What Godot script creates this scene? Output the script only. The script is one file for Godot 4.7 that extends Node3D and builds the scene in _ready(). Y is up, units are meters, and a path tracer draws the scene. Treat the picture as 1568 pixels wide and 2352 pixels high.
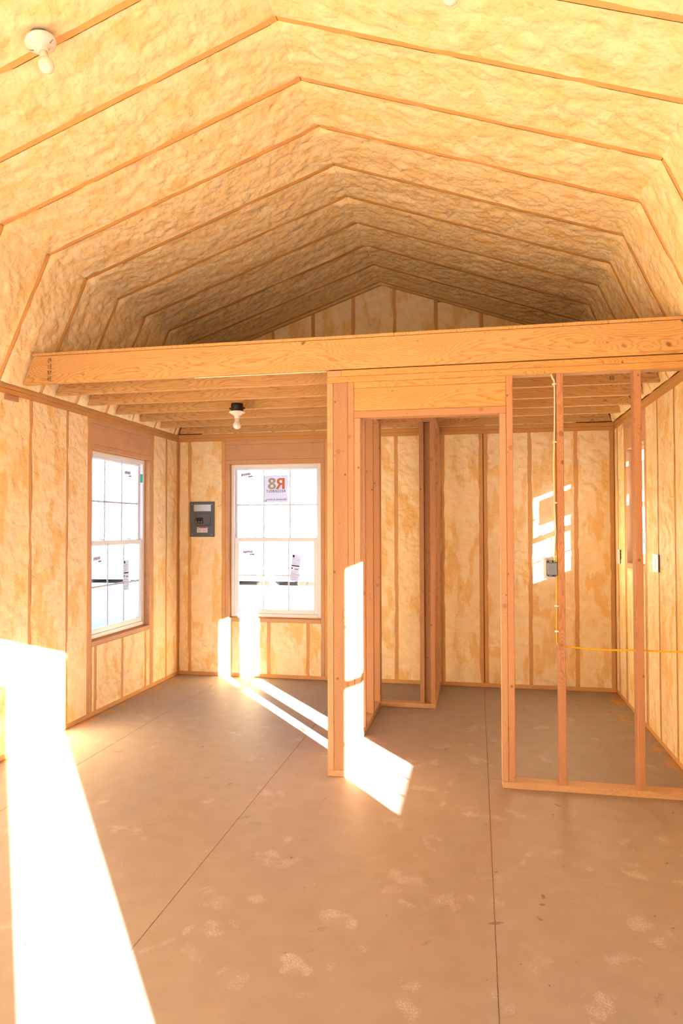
extends Node3D

# ---- measured room (metres, y up, camera at x=0 z=0 looking towards -z) ----
const XL := -3.0155
const XR := 1.2333
const ZB := -6.5717
const ZF := 0.45
const HP := 2.384          # underside of the top plates
const HT := 2.46           # top of the top plates
const ZP := -4.0604        # front face of the partition
const RX := -0.894         # ridge
const RY := 3.866
const KX := 1.77           # knee: distance from the ridge
const KY := 3.247
const TH := 0.038
const WD := 0.089

var mats := {}
var rng := RandomNumberGenerator.new()
var lump := FastNoiseLite.new()
var celln := FastNoiseLite.new()
var fine := FastNoiseLite.new()

func _ready() -> void:
	rng.seed = 11
	# ---- camera ----
	var cam := Camera3D.new()
	cam.name = "camera"
	cam.fov = 73.80
	cam.near = 0.05
	cam.far = 300.0
	var fw := Vector3(-sin(0.1956), 0, -cos(0.1956))
	var fw2 := (fw * cos(0.0223) + Vector3.UP * sin(0.0223)).normalized()
	var rt := fw2.cross(Vector3.UP).normalized()
	var up := rt.cross(fw2).normalized()
	var r3 := rt * cos(-0.0026) + up * sin(-0.0026)
	var u3 := up * cos(-0.0026) - rt * sin(-0.0026)
	cam.transform = Transform3D(Basis(r3, u3, -fw2), Vector3(0, 1.5034, 0))
	add_child(cam)
	# ---- sky, exposure ----
	var env := Environment.new()
	var sky := Sky.new()
	var sm := ProceduralSkyMaterial.new()
	sm.sky_top_color = Color(0.50, 0.68, 0.95)
	sm.sky_horizon_color = Color(0.86, 0.92, 0.97)
	sm.ground_bottom_color = Color(0.45, 0.42, 0.38)
	sm.ground_horizon_color = Color(0.7, 0.68, 0.64)
	sm.sky_energy_multiplier = 0.9
	sm.ground_energy_multiplier = 0.6
	sky.sky_material = sm
	env.background_mode = Environment.BG_SKY
	env.sky = sky
	env.tonemap_mode = Environment.TONE_MAPPER_LINEAR
	env.tonemap_exposure = 4.5
	env.sdfgi_enabled = true
	env.ssao_enabled = true
	env.ssil_enabled = true
	var we := WorldEnvironment.new()
	we.name = "environment"
	we.environment = env
	add_child(we)
	# ---- sun: low, behind and to the right ----
	var sun := DirectionalLight3D.new()
	sun.name = "sun"
	sun.light_color = Color(0.955, 0.972, 0.985)
	sun.light_energy = 11.0
	sun.light_angular_distance = 0.5
	sun.shadow_enabled = true
	sun.basis = Basis.looking_at(Vector3(-0.775, -0.305, -1.0).normalized(), Vector3.UP)
	sun.position = Vector3(6, 8, 10)
	add_child(sun)

	lump.seed = 3
	lump.noise_type = FastNoiseLite.TYPE_SIMPLEX_SMOOTH
	lump.frequency = 5.0
	lump.fractal_octaves = 3
	celln.seed = 8
	celln.noise_type = FastNoiseLite.TYPE_CELLULAR
	celln.cellular_return_type = FastNoiseLite.RETURN_DISTANCE
	celln.frequency = 16.0
	celln.fractal_type = FastNoiseLite.FRACTAL_NONE
	fine.seed = 5
	fine.frequency = 1.0
	make_materials()
	build_floor()
	build_walls()
	build_ceiling()
	build_loft()
	build_partition()
	build_closet()
	build_windows()
	build_door()
	build_outside()
	build_electrics()
	build_small_things()

# ------------------------------------------------------------------ materials
func make_materials() -> void:
	var pine := wood_image(1536, 160, 4.4, 0.3, 21, Color(0.62, 0.36, 0.14), Color(0.35, 0.145, 0.032), 0.0085, 16)
	var fir := wood_image(1024, 320, 2.5, 0.3, 37, Color(0.54, 0.315, 0.175), Color(0.32, 0.145, 0.062), 0.0058, 26, 1.05)
	mats.pine = wood_mat(pine, Color(1, 1, 1))
	mats.pine_pale = wood_mat(pine, Color(1.0, 0.97, 0.9))
	mats.fir = wood_mat(fir, Color(1, 1, 1))
	mats.fir_b = wood_mat(fir, Color(1.0, 0.95, 0.90))
	mats.fir_c = wood_mat(fir, Color(0.93, 0.90, 0.88))
	mats.fir_wall = wood_mat(fir, Color(1, 1, 1), Color(0.84, 0.64, 0.45), 0.5)
	mats.fir_red = wood_mat(fir, Color(0.96, 0.89, 0.86))
	mats.fir_pale = wood_mat(fir, Color(1.0, 1.0, 1.0), Color(0.80, 0.63, 0.45), 0.42)
	mats.spray = wood_mat(fir, Color(1, 1, 1), Color(0.87, 0.64, 0.36), 0.68)
	mats.rafter = wood_mat(fir, Color(1, 1, 1), Color(0.91, 0.69, 0.40), 0.82)
	mats.spray_pine = wood_mat(pine, Color(1, 1, 1), Color(0.80, 0.56, 0.29), 0.5)
	var wall_foam := foam_image(768, 768, 51, 0.85, 0.32, 0.57)
	var roof_foam := foam_image(512, 512, 77, 0.45, 0.8, 0.60)
	var bump := bump_image(512)
	mats.foam_wall = foam_mat(wall_foam, bump)
	mats.foam_roof = foam_mat(roof_foam, bump)
	mats.foam_bead = plain(Color(0.90, 0.66, 0.30), 0.8)
	mats.vinyl = plain(Color(0.90, 0.90, 0.91), 0.35)
	mats.grille = plain(Color(0.83, 0.85, 0.88), 0.5)
	mats.white_plastic = plain(Color(0.88, 0.87, 0.85), 0.35)
	mats.porcelain = plain(Color(0.90, 0.87, 0.84), 0.25)
	mats.bulb = plain(Color(0.93, 0.90, 0.86), 0.15)
	mats.black = plain(Color(0.025, 0.025, 0.028), 0.5)
	mats.panel_grey = plain(Color(0.33, 0.34, 0.345), 0.45)
	mats.panel_line = plain(Color(0.20, 0.205, 0.21), 0.5)
	mats.box_grey = plain(Color(0.46, 0.49, 0.54), 0.5)
	mats.steel = plain(Color(0.72, 0.72, 0.72), 0.35, 0.6)
	mats.paper = plain(Color(0.86, 0.86, 0.87), 0.6)
	mats.red = plain(Color(0.76, 0.2, 0.2), 0.6)
	mats.print_grey = plain(Color(0.55, 0.53, 0.53), 0.7)
	mats.ink = plain(Color(0.13, 0.13, 0.14), 0.7)
	mats.ink_green = plain(Color(0.20, 0.20, 0.12), 0.8)
	mats.magenta = plain(Color(0.58, 0.40, 0.52), 0.7)
	mats.orange = plain(Color(0.80, 0.47, 0.24), 0.7)
	mats.tan_print = plain(Color(0.70, 0.63, 0.57), 0.7)
	mats.green_tape = plain(Color(0.05, 0.62, 0.50), 0.5)
	mats.yellow_cable = plain(Color(0.95, 0.70, 0.06), 0.45)
	mats.white_cable = plain(Color(0.90, 0.84, 0.72), 0.45)
	mats.sheathing = plain(Color(0.70, 0.52, 0.32), 0.85)
	mats.deck = plain(Color(0.66, 0.48, 0.28), 0.85)
	mats.siding = plain(Color(0.93, 0.93, 0.92), 0.7)
	mats.shed_trim = plain(Color(0.72, 0.80, 0.88), 0.6)
	mats.roof_metal = plain(Color(0.62, 0.68, 0.74), 0.45)
	mats.gravel = gravel_mat()
	mats.seam = plain(Color(0.55, 0.39, 0.27), 0.9)
	var g := plain(Color(0.96, 0.98, 1.0), 0.0)
	g.transparency = BaseMaterial3D.TRANSPARENCY_ALPHA
	g.albedo_color.a = 0.04
	mats.glass = g
	var st := plain(Color(0.86, 0.87, 0.91), 0.6)
	st.backlight_enabled = true
	st.backlight = Color(0.75, 0.76, 0.8)
	mats.sticker = st
	mats.floor = floor_mat()

func plain(c: Color, rough: float, metal := 0.0) -> StandardMaterial3D:
	var m := StandardMaterial3D.new()
	m.albedo_color = c
	m.roughness = rough
	m.metallic = metal
	return m

func lin(c: Color) -> Color:
	return c.linear_to_srgb()

func wood_mat(tex: ImageTexture, tint: Color, over := Color.BLACK, share := 0.0) -> StandardMaterial3D:
	var m := StandardMaterial3D.new()
	m.albedo_color = tint
	m.albedo_texture = tex
	m.roughness = 0.62
	m.metallic_specular = 0.4
	if share > 0.0:
		# foam mist and mill glaze over the grain: one even translucent film with a little mottling
		var n := FastNoiseLite.new()
		n.seed = int(share * 1000.0)
		n.frequency = 0.03
		var im := n.get_seamless_image(128, 128)
		im.convert(Image.FORMAT_RGBA8)
		for y in 128:
			for x in 128:
				var k: float = im.get_pixel(x, y).r
				im.set_pixel(x, y, Color(over.r, over.g, over.b, clampf(share + (k - 0.5) * 0.5, 0.05, 0.95)))
		m.detail_enabled = true
		m.detail_albedo = ImageTexture.create_from_image(im)
		m.detail_blend_mode = BaseMaterial3D.BLEND_MODE_MIX
		m.detail_uv_layer = BaseMaterial3D.DETAIL_UV_2
	return m

# flat-sawn board: growth rings cut at a slowly changing depth, bent round knots
func wood_image(w: int, h: int, lx: float, ly: float, sd: int, light: Color, dark: Color, ring: float, knots: int, pith := 0.5) -> ImageTexture:
	var r := RandomNumberGenerator.new()
	r.seed = sd
	var a := FastNoiseLite.new()
	a.seed = sd
	a.frequency = 1.0
	a.fractal_octaves = 2
	var b := FastNoiseLite.new()
	b.seed = sd + 1
	b.frequency = 1.0
	b.fractal_octaves = 2
	var ks := []
	for i in knots:
		ks.append([r.randf() * lx, r.randf() * ly, r.randf_range(0.004, 0.010) if i % 4 else r.randf_range(0.012, 0.019), r.randf_range(0.4, 1.0)])
	var bytes := PackedByteArray()
	bytes.resize(w * h * 3)
	var cols := []
	for x in w:
		var X := lx * x / w
		var near := []
		for k in ks:
			if absf(X - k[0]) < 0.16:
				near.append(k)
		cols.append([ly * (pith + 0.55 * a.get_noise_1d(X * 0.9)), 0.03 + 0.05 * (1.0 + b.get_noise_1d(X * 0.8 + 40.0)), near, X])
	for y in h:
		var Y := ly * y / h
		for x in w:
			var c: Array = cols[x]
			var X: float = c[3]
			var wob := a.get_noise_2d(X * 3.0, Y * 30.0) * 0.006
			var dy: float = Y - float(c[0])
			var d: float = c[1]
			var rr: float = sqrt(dy * dy + d * d) + wob
			var core := 0.0
			for k in c[2]:
				var kx: float = (X - float(k[0])) * 0.45
				var ky: float = Y - float(k[1])
				var kr: float = k[2]
				var q := (kx * kx + ky * ky) / (kr * kr)
				if q < 22.0:
					rr += kr * 1.6 * exp(-q * 0.22)
					var q2: float = (kx * kx * 4.0 + ky * ky) / (kr * kr)
					core = maxf(core, clampf(1.5 - q2 * 1.6, 0.0, 1.0) * float(k[3]))
			var t := fposmod(rr / ring, 1.0)
			var late := t * t * t if t < 0.88 else (1.0 - t) / 0.12 * 0.7
			late = clampf(late * 0.95 + b.get_noise_2d(X * 4.0, Y * 260.0) * 0.16 + a.get_noise_2d(X * 1.5 + 9.0, Y * 12.0) * 0.18, 0.0, 1.0)
			var col := light.lerp(dark, late)
			if core > 0.0:
				col = col.lerp(Color(0.13, 0.055, 0.025), core * 0.85)
			var o := (y * w + x) * 3
			col = col.linear_to_srgb()
			bytes[o] = int(clampf(col.r, 0, 1) * 255.0)
			bytes[o + 1] = int(clampf(col.g, 0, 1) * 255.0)
			bytes[o + 2] = int(clampf(col.b, 0, 1) * 255.0)
	return ImageTexture.create_from_image(Image.create_from_data(w, h, false, Image.FORMAT_RGB8, bytes))

func noise_bytes(w: int, h: int, sd: int, f: float, oct: int) -> PackedByteArray:
	var n := FastNoiseLite.new()
	n.seed = sd
	n.frequency = f
	n.fractal_octaves = oct
	return n.get_seamless_image(w, h).get_data()

# spray foam: cream skin with amber, denser patches that have grainy outlines
func foam_image(w: int, h: int, sd: int, amount: float, stretch: float, edge: float) -> ImageTexture:
	var sh := int(h * stretch)
	var n := FastNoiseLite.new()
	n.seed = sd
	n.frequency = 0.011
	n.fractal_octaves = 4
	n.domain_warp_enabled = true
	n.domain_warp_amplitude = 25.0
	var big := n.get_seamless_image(w, sh)
	big.resize(w, h, Image.INTERPOLATE_CUBIC)
	var patch := big.get_data()
	var grain := noise_bytes(w, h, sd + 5, 0.12, 3)
	var tone := noise_bytes(w, h, sd + 9, 0.02, 3)
	var bytes := PackedByteArray()
	bytes.resize(w * h * 3)
	var cream := Color(0.895, 0.66, 0.335)
	var light := Color(0.925, 0.755, 0.485)
	var amber := Color(0.82, 0.50, 0.145)
	for i in w * h:
		var p := patch[i] / 255.0 + (grain[i] / 255.0 - 0.5) * 0.14
		var k := smoothstep(edge - 0.03, edge + 0.14, p) * amount
		var c := cream.lerp(light, clampf(tone[i] / 255.0 * 1.5 - 0.3, 0.0, 1.0))
		c = c.lerp(amber, k * 0.8)
		c = c.linear_to_srgb()
		bytes[i * 3] = int(c.r * 255.0)
		bytes[i * 3 + 1] = int(c.g * 255.0)
		bytes[i * 3 + 2] = int(c.b * 255.0)
	return ImageTexture.create_from_image(Image.create_from_data(w, h, false, Image.FORMAT_RGB8, bytes))

func bump_image(s: int) -> ImageTexture:
	var n := FastNoiseLite.new()
	n.seed = 91
	n.noise_type = FastNoiseLite.TYPE_CELLULAR
	n.cellular_return_type = FastNoiseLite.RETURN_DISTANCE
	n.frequency = 0.035
	n.fractal_octaves = 3
	n.domain_warp_enabled = true
	n.domain_warp_amplitude = 14.0
	n.domain_warp_frequency = 0.03
	var im := n.get_seamless_image(s, s, true)
	im.convert(Image.FORMAT_L8)
	return ImageTexture.create_from_image(im)

func foam_mat(tex: ImageTexture, bump: ImageTexture) -> StandardMaterial3D:
	var m := StandardMaterial3D.new()
	m.albedo_texture = tex
	m.roughness = 0.55
	m.metallic_specular = 0.35
	m.heightmap_enabled = true
	m.heightmap_texture = bump
	m.heightmap_scale = 1.3
	return m

func gravel_mat() -> StandardMaterial3D:
	var m := StandardMaterial3D.new()
	var n := FastNoiseLite.new()
	n.seed = 4
	n.frequency = 0.2
	n.fractal_octaves = 3
	var im := n.get_seamless_image(256, 256)
	im.convert(Image.FORMAT_RGB8)
	for y in 256:
		for x in 256:
			var k := im.get_pixel(x, y).r
			im.set_pixel(x, y, Color(0.50, 0.49, 0.48).lerp(Color(0.78, 0.77, 0.75), k))
	m.albedo_texture = ImageTexture.create_from_image(im)
	m.uv1_triplanar = true
	m.uv1_world_triplanar = true
	m.uv1_scale = Vector3(0.5, 0.5, 0.5)
	m.roughness = 0.95
	return m

func floor_mat() -> StandardMaterial3D:
	var m := StandardMaterial3D.new()
	var w := 512
	var a := noise_bytes(w, w, 61, 0.35, 2)
	var b := noise_bytes(w, w, 62, 0.012, 4)
	var bytes := PackedByteArray()
	bytes.resize(w * w * 3)
	var c0 := Color(0.265, 0.196, 0.152)
	var c1 := Color(0.375, 0.292, 0.24)
	for i in w * w:
		var k := clampf(0.5 + (a[i] / 255.0 - 0.5) * 0.45 + (b[i] / 255.0 - 0.5) * 0.35, 0.0, 1.0)
		var c := c0.lerp(c1, k).linear_to_srgb()
		bytes[i * 3] = int(c.r * 255.0)
		bytes[i * 3 + 1] = int(c.g * 255.0)
		bytes[i * 3 + 2] = int(c.b * 255.0)
	m.albedo_texture = ImageTexture.create_from_image(Image.create_from_data(w, w, false, Image.FORMAT_RGB8, bytes))
	m.detail_enabled = true
	m.detail_albedo = floor_marks()
	m.detail_blend_mode = BaseMaterial3D.BLEND_MODE_MIX
	m.detail_uv_layer = BaseMaterial3D.DETAIL_UV_2
	m.roughness = 0.55
	m.metallic_specular = 0.35
	return m

# boot prints of pale dust, dark scuffs and scratches; the image covers x XL..XR, z ZB..ZB+4.7
const MARK_DEPTH := 4.7
func floor_marks() -> ImageTexture:
	var S := 2048
	var im := Image.create(S, S, false, Image.FORMAT_RGBA8)
	im.fill(Color(0.6, 0.5, 0.45, 0.0))
	var r := RandomNumberGenerator.new()
	r.seed = 77
	var n := FastNoiseLite.new()
	n.seed = 15
	n.frequency = 0.09
	n.fractal_octaves = 3
	var white := [[-0.28, -3.98], [-0.48, -4.25], [-0.42, -4.4], [-0.25, -4.75], [-0.02, -5.22], [0.1, -4.9], [-0.07, -3.78], [-0.05, -3.7], [-0.43, -3.52], [0.05, -3.65], [-0.28, -2.95], [-0.36, -2.85], [-0.15, -2.8], [0.06, -3.05], [0.62, -2.75], [0.66, -3.2], [0.86, -2.9], [0.40, -2.3], [0.5, -2.55], [0.45, -5.3], [0.25, -5.5], [0.6, -5.6], [-1.66, -2.55], [-1.75, -3.15], [-1.15, -3.75], [-1.05, -2.65], [-1.0, -2.45], [-0.83, -2.2], [-0.62, -2.3], [-0.9, -3.0], [-0.2, -2.2], [0.2, -2.5], [0.95, -3.4], [-2.2, -5.0], [-2.0, -4.6], [-1.4, -4.3], [0.0, -4.5], [-0.55, -2.6]]
	for p in white:
		stamp(im, r, n, p[0] + r.randf_range(-0.02, 0.02), p[1], r.randf_range(0.05, 0.075), r.randf_range(0.07, 0.14), r.randf_range(-1.6, 1.6), Color(0.86, 0.84, 0.86), r.randf_range(0.18, 0.40), r.randf() < 0.7)
	for i in 150:
		stamp(im, r, n, r.randf_range(-2.8, 1.1), r.randf_range(-6.2, -1.95), r.randf_range(0.015, 0.05), r.randf_range(0.02, 0.10), r.randf_range(-1.6, 1.6), Color(0.88, 0.86, 0.88), r.randf_range(0.10, 0.30), r.randf() < 0.4)
	var dark := [[-2.35, -4.25], [-1.93, -3.55], [-1.95, -4.27], [-0.58, -2.52], [0.16, -2.13], [-0.18, -2.52], [0.55, -2.35], [-1.6, -3.9], [-1.1, -3.35], [-1.2, -3.4]]
	for p in dark:
		stamp(im, r, n, p[0], p[1], r.randf_range(0.012, 0.026), r.randf_range(0.04, 0.08), r.randf_range(0.5, 1.8), Color(0.26, 0.19, 0.17), r.randf_range(0.35, 0.49), false)
	for i in 90:
		stamp(im, r, n, r.randf_range(-2.6, 1.1), r.randf_range(-5.5, -1.95), r.randf_range(0.004, 0.012), r.randf_range(0.006, 0.045), r.randf_range(-1.6, 1.6), Color(0.27, 0.19, 0.16), r.randf_range(0.25, 0.6), false)
	# amber foam overspray along the walls
	for i in 150:
		var q := r.randf()
		var sx := XR - absf(r.randfn(0.0, 0.05)) if q < 0.45 else (XL + absf(r.randfn(0.0, 0.05)) if q < 0.75 else r.randf_range(XL, XR))
		var sz := r.randf_range(-6.5, -2.5) if q < 0.75 else ZB + absf(r.randfn(0.0, 0.04))
		stamp(im, r, n, sx, sz, r.randf_range(0.02, 0.06), r.randf_range(0.04, 0.16), r.randf_range(-0.2, 0.2) + (0.0 if q < 0.75 else 1.57), Color(0.80, 0.55, 0.22), r.randf_range(0.5, 0.7), false)
	# thin scratches
	for i in 60:
		stamp(im, r, n, r.randf_range(-2.6, 1.1), r.randf_range(-5.5, -1.95), 0.0022, r.randf_range(0.03, 0.11), r.randf_range(-1.6, 1.6), Color(0.86, 0.80, 0.76), r.randf_range(0.2, 0.4), false)
	# glue line and stain along the joints
	for j in [[-1.2183, 0.0], [0.0573, 0.0], [-2.494, 0.0]]:
		var cx := int((j[0] - XL) / (XR - XL) * S)
		for y in S:
			var wd := 2.0 + absf(n.get_noise_2d(y * 0.35, j[0] * 100.0)) * 9.0
			for x in range(cx - 9, cx + 10):
				if x >= 0 and x < S and absf(x - cx) < wd:
					var k := (1.0 - absf(x - cx) / wd) * 0.42 * (0.6 + n.get_noise_2d(x * 2.0, y * 2.0))
					var was := im.get_pixel(x, y)
					if was.a < k:
						im.set_pixel(x, y, Color(0.50, 0.33, 0.22, clampf(k, 0.0, 0.6)))
	return ImageTexture.create_from_image(im)

func stamp(im: Image, r: RandomNumberGenerator, n: FastNoiseLite, x: float, z: float, hw: float, hl: float, ang: float, c: Color, strength: float, tread: bool) -> void:
	var S := im.get_width()
	var sx := S / (XR - XL)
	var sz := S / MARK_DEPTH
	var cx := (x - XL) * sx
	var cz := (z - ZB) * sz
	var R := int(maxf(hw, hl) * sx) + 2
	var ca := cos(ang)
	var sa := sin(ang)
	var off := r.randf() * 500.0
	for yy in range(int(cz) - R, int(cz) + R):
		if yy < 0 or yy >= S:
			continue
		for xx in range(int(cx) - R, int(cx) + R):
			if xx < 0 or xx >= S:
				continue
			var dx := (xx - cx) / sx
			var dz := (yy - cz) / sz
			var u := (dx * ca + dz * sa) / hw
			var v := (-dx * sa + dz * ca) / hl
			var q := u * u + v * v
			if q > 1.0:
				continue
			var k := (1.0 - q) * 1.1 + n.get_noise_2d(xx * 1.9 + off, yy * 1.9) * 0.9 + n.get_noise_2d(xx * 0.22 + off, yy * 0.22 - off) * 2.2 - 0.35
			if tread:
				k *= 0.35 + 0.85 * absf(sin(v * hl * 210.0 + u * u * 1.5))
			if strength < 0.5:
				k *= clampf(n.get_noise_2d(xx * 5.0 - off, yy * 5.0) * 3.0 + 0.55, 0.0, 1.0)
			k = clampf(k, 0.0, 1.0) * strength
			if k > 0.02:
				var was := im.get_pixel(xx, yy)
				var al := maxf(was.a, k)
				im.set_pixel(xx, yy, Color(c.r, c.g, c.b, al) if k >= was.a else Color(was.r, was.g, was.b, al))

# ------------------------------------------------------------------ mesh helpers
func named(o: Node3D, called: String, parent: Node) -> Node3D:
	o.name = called
	parent.add_child(o, true)
	return o

func tag(o: Node3D, label: String, category: String, group := "", kind := "") -> Node3D:
	o.set_meta("label", label)
	o.set_meta("category", category)
	if group:
		o.set_meta("group", group)
	if kind:
		o.set_meta("kind", kind)
	return o

func thing(called: String, label: String, category: String, at := Vector3.ZERO, group := "", kind := "") -> Node3D:
	var o := Node3D.new()
	named(o, called, self)
	o.position = at
	return tag(o, label, category, group, kind)

func mi(mesh: Mesh, mat: Material, called: String, parent: Node) -> MeshInstance3D:
	var o := MeshInstance3D.new()
	o.mesh = mesh
	o.material_override = null
	if mesh.get_surface_count():
		for i in mesh.get_surface_count():
			o.set_surface_override_material(i, mat)
	named(o, called, parent)
	return o

# chamfered board: length on x, width on y, thickness on z, centred; grain along x
func board_mesh(L: float, W: float, T: float, ch := 0.0025, tex_len := 2.5, cut := 0.0) -> ArrayMesh:
	var st := SurfaceTool.new()
	st.begin(Mesh.PRIMITIVE_TRIANGLES)
	var h := Vector3(L, W, T) * 0.5
	ch = minf(ch, minf(h.x, minf(h.y, h.z)) * 0.6)
	var u0 := rng.randf_range(0.0, maxf(0.0, 1.0 - L / tex_len))
	var v0 := rng.randf_range(0.0, maxf(0.0, 1.0 - W / 0.3))
	var v1 := rng.randf_range(0.0, maxf(0.0, 1.0 - T / 0.3))
	var w0 := rng.randf() * 7.0
	var put := func(p: Vector3, n: Vector3, ax: int) -> void:
		var uv: Vector2
		if ax == 2:
			uv = Vector2(u0 + (p.x + h.x) / tex_len, v0 + (p.y + h.y) / 0.3)
		elif ax == 1:
			uv = Vector2(u0 + (p.x + h.x) / tex_len, v1 + (p.z + h.z) / 0.3)
		else:
			uv = Vector2(u0 + (p.z + h.z) * 0.3, v0 + (p.y + h.y) / 0.3)
		st.set_normal(n)
		st.set_uv(uv)
		st.set_uv2(Vector2(p.x * 0.9 + w0, (p.y + p.z) * 0.9 + w0))
		var q := p
		if cut != 0.0:
			q.x -= signf(p.x) * cut * (p.y + h.y)
		st.add_vertex(q)
	var quad := func(a: Vector3, b: Vector3, c: Vector3, d: Vector3, n: Vector3, ax: int) -> void:
		var k := (b - a).cross(c - a)
		if k.dot(n) > 0.0:
			for p in [a, c, b, a, d, c]:
				put.call(p, n, ax)
		else:
			for p in [a, b, c, a, c, d]:
				put.call(p, n, ax)
	var i := h - Vector3.ONE * ch
	for ax in 3:
		var b1 := (ax + 1) % 3
		var c1 := (ax + 2) % 3
		for s in [-1.0, 1.0]:
			var n := Vector3.ZERO
			n[ax] = s
			var c4 := []
			for m in [[-1, -1], [1, -1], [1, 1], [-1, 1]]:
				var p := Vector3.ZERO
				p[ax] = s * h[ax]
				p[b1] = m[0] * i[b1]
				p[c1] = m[1] * i[c1]
				c4.append(p)
			quad.call(c4[0], c4[1], c4[2], c4[3], n, ax)
	# edges
	for ax in 3:
		var b1 := (ax + 1) % 3
		var c1 := (ax + 2) % 3
		for s in [-1.0, 1.0]:
			for t in [-1.0, 1.0]:
				var n := Vector3.ZERO
				n[b1] = s
				n[c1] = t
				n = n.normalized()
				var a := Vector3.ZERO
				a[ax] = -i[ax]
				a[b1] = s * h[b1]
				a[c1] = t * i[c1]
				var b := a
				b[ax] = i[ax]
				var c := b
				c[b1] = s * i[b1]
				c[c1] = t * h[c1]
				var d := c
				d[ax] = -i[ax]
				quad.call(a, b, c, d, n, 2 if ax == 0 else (0 if ax == 1 else 0))
	for sx in [-1.0, 1.0]:
		for sy in [-1.0, 1.0]:
			for sz in [-1.0, 1.0]:
				var n := Vector3(sx, sy, sz).normalized()
				var a := Vector3(sx * h.x, sy * i.y, sz * i.z)
				var b := Vector3(sx * i.x, sy * h.y, sz * i.z)
				var c := Vector3(sx * i.x, sy * i.y, sz * h.z)
				if (b - a).cross(c - a).dot(n) > 0.0:
					var t2 := b
					b = c
					c = t2
				for p in [a, b, c]:
					put.call(p, n, 0)
	return st.commit()

# axis-aligned board between two corners; the grain follows the longest side
func board(parent: Node, called: String, a: Vector3, b: Vector3, mat: Material, ch := 0.0025, tex_len := 2.5) -> MeshInstance3D:
	if mat == mats.fir:
		mat = [mats.fir, mats.fir_b, mats.fir_c][rng.randi() % 3]
	var s := (b - a).abs()
	var c := (a + b) * 0.5
	var order := [0, 1, 2]
	order.sort_custom(func(p, q): return s[p] > s[q])
	var ex := Vector3.ZERO
	var ey := Vector3.ZERO
	ex[order[0]] = 1.0
	ey[order[1]] = 1.0
	var bs := Basis(ex, ey, ex.cross(ey))
	var o := mi(board_mesh(s[order[0]], s[order[1]], s[order[2]], ch, maxf(tex_len, s[order[0]])), mat, called, parent)
	o.transform = Transform3D(bs, c - (parent as Node3D).position)
	return o

# board along a line p->q whose inner face touches the line; nrm points outward
func beam_between(parent: Node, called: String, p: Vector3, q: Vector3, nrm: Vector3, W: float, T: float, mat: Material) -> MeshInstance3D:
	var d := (q - p).normalized()
	var n := (nrm - d * nrm.dot(d)).normalized()
	var o := mi(board_mesh(p.distance_to(q), W, T), mat, called, parent)
	o.transform = Transform3D(Basis(d, n, d.cross(n)), (p + q) * 0.5 + n * W * 0.5)
	return o

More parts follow.
